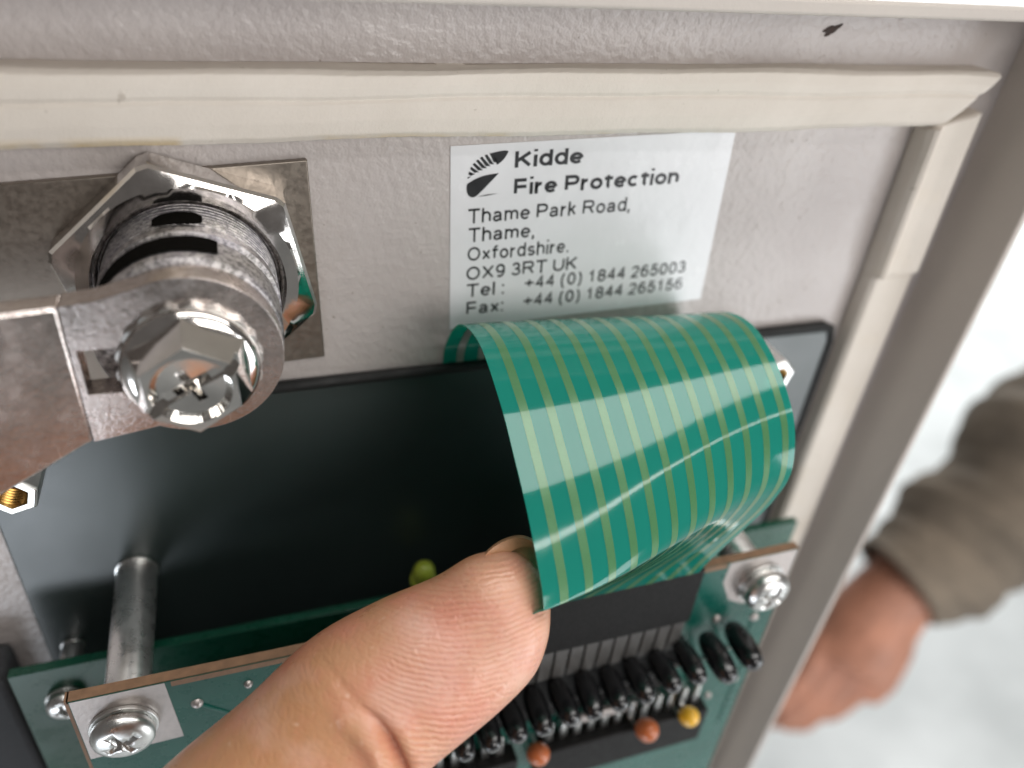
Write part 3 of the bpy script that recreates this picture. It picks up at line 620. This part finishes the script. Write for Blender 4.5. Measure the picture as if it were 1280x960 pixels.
# ------------------------------------------------------------------ green flex ribbon
rib = thing('flex_ribbon', 'green translucent flexible ribbon cable with olive traces, bent over by the thumb', 'ribbon cable', (46, 1, -64))
Lp = [(26, .6, -65.3), (26, 1.6, -59.6), (26, 8.0, -52.3), (26, 17.0, -49.7), (26, 26.3, -52.2), (26, 32.6, -55.6), (26, 38.6, -59.4), (26, 45.0, -65.2), (25.4, 45.0, -67.0), (23.0, 41.0, -73.0), (19.5, 34.5, -81.0), (18, 30.2, -86)]
Rp = [(67, .6, -64.6), (67, 2.2, -59.0), (67, 9.0, -53.6), (67, 15.5, -51.7), (67, 21.5, -53.0), (67, 26.5, -55.9), (67, 30.2, -59.6), (66.5, 32.8, -65), (65.0, 33.0, -70), (62.5, 32.2, -75.5), (60, 31, -81.5), (58.5, 30.2, -86)]
NL = 14; Ls = catmull(Lp, NL); Rs = catmull(Rp, NL); NV = len(Ls)
def sag(u): return 1.5 * math.sin(math.pi * u)
def rpt(u, j):
    a, b = Ls[j], Rs[j]; t = j / (NV - 1)
    p = [a[i] + (b[i] - a[i]) * (u * .55 + .45 * (1 - math.cos(math.pi * u)) / 2) if i != 0 else a[i] + (b[i] - a[i]) * u for i in range(3)]
    return Vector(p)
def rnormal(u, j):
    e = .02; du = rpt(min(1, u + e), j) - rpt(max(0, u - e), j)
    dv = rpt(u, min(NV - 1, j + 1)) - rpt(u, max(0, j - 1)); n = du.cross(dv); n.normalize(); return n
sgn = 1 if rnormal(.5, NV // 3).z > 0 else -1
def strip(us, j0, j1, off, thick, step=1):
    bm = bmesh.new(); g0 = []; g1 = []
    js = list(range(j0, j1 + 1, step))
    for j in js:
        r0 = []; r1 = []
        for u in us:
            p = rpt(u, j); n = rnormal(u, j) * sgn
            r0.append(bm.verts.new(W(p + n * off))); r1.append(bm.verts.new(W(p + n * (off + thick))))
        g0.append(r0); g1.append(r1)
    nu = len(us)
    for a in range(len(js) - 1):
        for k in range(nu - 1):
            bm.faces.new((g0[a][k], g0[a][k + 1], g0[a + 1][k + 1], g0[a + 1][k])); bm.faces.new((g1[a][k], g1[a + 1][k], g1[a + 1][k + 1], g1[a][k + 1]))
        bm.faces.new((g0[a][0], g0[a + 1][0], g1[a + 1][0], g1[a][0])); bm.faces.new((g0[a][-1], g1[a][-1], g1[a + 1][-1], g0[a + 1][-1]))
    for a in (0, -1):
        for k in range(nu - 1): bm.faces.new((g0[a][k], g1[a][k], g1[a][k + 1], g0[a][k + 1]))
    return bm
finish('film', strip([k / 40 for k in range(41)], 0, NV - 1, -.09, .18), 'film', rib, ang=60)
for k in range(12):
    u = (k + .78) / 12.3; hw = .0135
    finish('trace', strip([u - hw, u, u + hw], 0, NV - 1, .094, .012), 'trace', rib, ang=60)
    finish('inner_trace', strip([u - hw, u, u + hw], 2, 26, -.16, .06), 'trace_silver', rib, ang=60)
# ------------------------------------------------------------------ hand: thumb holding the ribbon edge
hand = thing('hand', 'bare thumb with ridged skin pressing the left edge of the green ribbon', 'hand', (-10, 55, -95))
U_ = [(-75, 165, -190), (-48, 92, -128), (-33.53, 50.62, -93.15), (-26.21, 46.9, -89.38), (-20.12, 43.91, -87.29), (-13.77, 41.34, -83.84), (-6.24, 38.98, -80.05), (1.7, 36.84, -74.53), (9.07, 36.18, -71.38), (15.98, 36.23, -68.9), (20.21, 36.2, -66.5), (23.3, 36.8, -65.6), (25.4, 37.6, -65.5), (26.7, 38.6, -66.0)]
L_ = [(-15, 190, -200), (-4, 108, -132), (-7.19, 65.89, -99.77), (1.03, 59.34, -91.6), (5.08, 55.04, -88.84), (8.29, 51.75, -86.11), (12.82, 49.26, -83.78), (17.18, 48.16, -81.66), (22.1, 46.98, -79.13), (25.91, 45.82, -76.33), (27.68, 44.34, -73.33), (28.38, 42.68, -70.65), (28.44, 41.0, -68.4), (27.9, 40.0, -67.2)]
FW = Vector((0.30619384, -0.77059387, -0.55895475))   # across the thumb, from pad to nail (x,h,z)
UC = catmull(U_, 20); LC = catmull(L_, 20); NS = len(UC); NT_ = 200
def thumb_pt(i, th, k=1.0):
    U, L = Vector(UC[i]), Vector(LC[i]); c = (U + L) / 2; a = (U - L) / 2; depth = a.length * .86
    depth = max(depth, 1.0)
    # flatter pad, rounded sides
    ct, st = math.cos(th), math.sin(th); ex = .86
    f = lambda v: math.copysign(abs(v) ** ex, v)
    return c + (a * f(ct) + FW * depth * f(st)) * k
bm = bmesh.new(); lr = bm.verts.layers.float.new('ridge'); lp = bm.verts.layers.float.new('pad'); lf = bm.verts.layers.float.new('flush'); lc = bm.verts.layers.float.new('fold')
def gauss(d, s): return math.exp(-(d / s) ** 2)
CREASE = [(452, 884), (470, 900), (488, 926), (503, 956), (512, 985)]
def to_img(p):
    v = Vector((p.x, -p.y, p.z)) - Vector((0, -95, 0)); x, y, z = v.dot(RIGHT), v.dot(DOWN), v.dot(FWD)
    return 640 + 965 * x / z, 480 + 965 * y / z
def seg_dist(px, py, poly):
    best = 1e9
    for (ax, ay), (bx, by) in zip(poly, poly[1:]):
        vx, vy = bx - ax, by - ay; t = max(0, min(1, ((px - ax) * vx + (py - ay) * vy) / (vx * vx + vy * vy)))
        best = min(best, math.hypot(px - ax - vx * t, py - ay - vy * t))
    return best
rings = []
for i in range(NS):
    ring = []
    for k in range(NT_):
        th = 2 * math.pi * k / NT_; p = thumb_pt(i, th); front_ = max(0, -math.sin(th)) ** .5
        ix, iy = to_img(p); cd = seg_dist(ix, iy, CREASE)
        taper = max(0, min(1, (iy - 880) / 50))
        dn = FW * (1.5 * gauss(cd, 5.5) * taper - .8 * gauss(cd - 22, 16) * taper) * front_
        # shallow flexion lines across the joint
        for j, off in enumerate((-46, -84, -120)):
            dn += FW * (.10 * gauss(seg_dist(ix, iy, [(x - off * -.55, y + off * .62) for x, y in CREASE]), 3.5)) * front_
        v = bm.verts.new(W(p + dn)); ring.append(v)
        u = ix - 500; v[lr] = iy - .35 * u + .0025 * u * u
        pad = max(0, min(1, (ix - 430) / 90)) * front_; v[lp] = pad
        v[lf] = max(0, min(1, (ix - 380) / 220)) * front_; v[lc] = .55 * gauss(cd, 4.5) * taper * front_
    rings.append(ring)
for a, b in zip(rings, rings[1:]):
    for k in range(NT_): bm.faces.new((a[k], a[(k + 1) % NT_], b[(k + 1) % NT_], b[k]))
for ring, sgn2 in ((rings[0], 1), (rings[-1], -1)):
    cv = bm.verts.new(sum((v.co for v in ring), Vector()) / NT_ + (W(FW.cross(Vector((0, 0, 1)))) * 0))
    cv[lr] = ring[0][lr]; cv[lp] = .6; cv[lf] = 1
    for k in range(NT_): bm.faces.new((ring[k], ring[(k + 1) % NT_], cv))
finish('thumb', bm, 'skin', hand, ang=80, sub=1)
NU = [(20.6, 36.9, -66.9), (22.4, 36.2, -65.2), (24.4, 36.0, -64.3), (26.2, 36.4, -63.9), (27.6, 37.2, -64.2)]
NLo = [(27.9, 43.9, -72.6), (28.1, 43.2, -71.6), (28.4, 42.5, -70.5), (29.0, 41.6, -69.5), (30.0, 41.6, -69.5)]
nu = catmull(NU, 8); nl = catmull(NLo, 8); bm = bmesh.new(); g = []
for i in range(len(nu)):
    U, L = Vector(nu[i]), Vector(nl[i]); c = (U + L) / 2; a = (U - L) / 2; dp = max(a.length * .86, 4.6); row = []
    for s_, thk in ((0, 0), (1, 3.6)):
        row.append([bm.verts.new(W(c + a * math.cos(math.radians(t_)) * (.95 - thk * .085) + FW * math.sin(math.radians(t_)) * (dp - thk))) for t_ in range(-10, 116, 7)])
    g.append(row)
nn = len(g[0][0])
for a, b in zip(g, g[1:]):
    for k in range(nn - 1):
        bm.faces.new((a[0][k], a[0][k + 1], b[0][k + 1], b[0][k])); bm.faces.new((a[1][k], b[1][k], b[1][k + 1], a[1][k + 1]))
    bm.faces.new((a[0][0], b[0][0], b[1][0], a[1][0])); bm.faces.new((a[0][-1], a[1][-1], b[1][-1], b[0][-1]))
for r_ in (g[0], g[-1]):
    for k in range(nn - 1): bm.faces.new((r_[0][k], r_[1][k], r_[1][k + 1], r_[0][k + 1]))
finish('thumbnail', bm, 'nail', hand, ang=60)
# ------------------------------------------------------------------ person in the background
K = 1.2
def B(x, h, z): return (x * K, 95 - (95 - h) * K, z * K)
per = thing('person', 'blurred person with khaki sleeve and bare hand hanging beyond the door', 'person', B(450, -146, -460))
def tb(pts, r, seg=16, bm=None): return tube([B(*p) for p in pts], [q * K for q in r], seg, bm)
bm = tb([(430, -145, -332), (400, -142, -350), (372, -137, -371), (352, -131, -392), (338, -125, -412)], [25, 24, 25, 29, 27])
ax = Vector((-29, 15, -42)).normalized(); side = Vector((.75, .25, -.45)).normalized(); dep = ax.cross(side).normalized()
for k, (off, ln, r) in enumerate(((-24, 62, 6.4), (-8, 72, 6.8), (8, 68, 6.6), (23, 52, 5.8))):
    p0 = Vector((344, -127, -404)) + side * off
    p1 = p0 + ax * ln * .55; p2 = p1 + (ax * .9 + dep * .35) * ln * .38; p3 = p2 + (ax * .6 + dep * .7) * ln * .3
    tb([tuple(p0), tuple(p1), tuple(p2), tuple(p3)], [r * 1.15, r * 1.05, r, r * .8], 12, bm)
p0 = Vector((366, -134, -378)) + side * 14
tb([tuple(p0), tuple(p0 + side * 14 + ax * 22), tuple(p0 + side * 17 + ax * 44), tuple(p0 + side * 13 + ax * 60)], [12, 10.5, 9.5, 7.5], 12, bm)
hb = finish('body', bm, 'hand_far', per)
rm = hb.modifiers.new('remesh', 'REMESH'); rm.mode = 'VOXEL'; rm.voxel_size = .0035; rm.use_smooth_shade = True
sm = hb.modifiers.new('smooth', 'SMOOTH'); sm.iterations = 6; sm.factor = .5
bm = bmesh.new(); ctr = catmull([(375, -139, -366), (405, -142, -346), (440, -145, -322), (490, -150, -288), (560, -158, -240), (690, -172, -150)], 14)
rad = catmull([(34, 0, 0), (40, 0, 0), (50, 0, 0), (60, 0, 0), (66, 0, 0), (74, 0, 0)], 14); rings = []
for i, p in enumerate(ctr):
    t = (Vector(ctr[min(i + 1, len(ctr) - 1)]) - Vector(ctr[max(i - 1, 0)])).normalized(); u = t.cross(Vector((0, 1, 0))).normalized(); v = t.cross(u); row = []
    for k in range(48):
        a = 2 * math.pi * k / 48
        r = rad[i][0] * (1 + .06 * math.sin(i * .33 + 1.8 * math.sin(a + .6)) + .045 * math.sin(i * .21 - 2 * a + 1) + .025 * math.sin(i * .61 + 1.1 * a + 2.2 * math.sin(.13 * i)) + .02 * math.sin(i * 1.3 + 3 * a))
        row.append(bm.verts.new(W(B(*(Vector(p) + (u * math.cos(a) + v * math.sin(a)) * r)))))
    rings.append(row)
inner = [bm.verts.new(W(B(*ctr[1])) + (v.co - W(B(*ctr[0]))) * .9) for v in rings[0]]
rings.insert(0, inner)
for a, b in zip(rings, rings[1:]):
    for k in range(48): bm.faces.new((a[k], a[(k + 1) % 48], b[(k + 1) % 48], b[k]))
finish('shirt_sleeve', bm, 'sleeve', per, ang=80)
for o in bpy.data.objects:
    if '_o' in o: del o['_o']
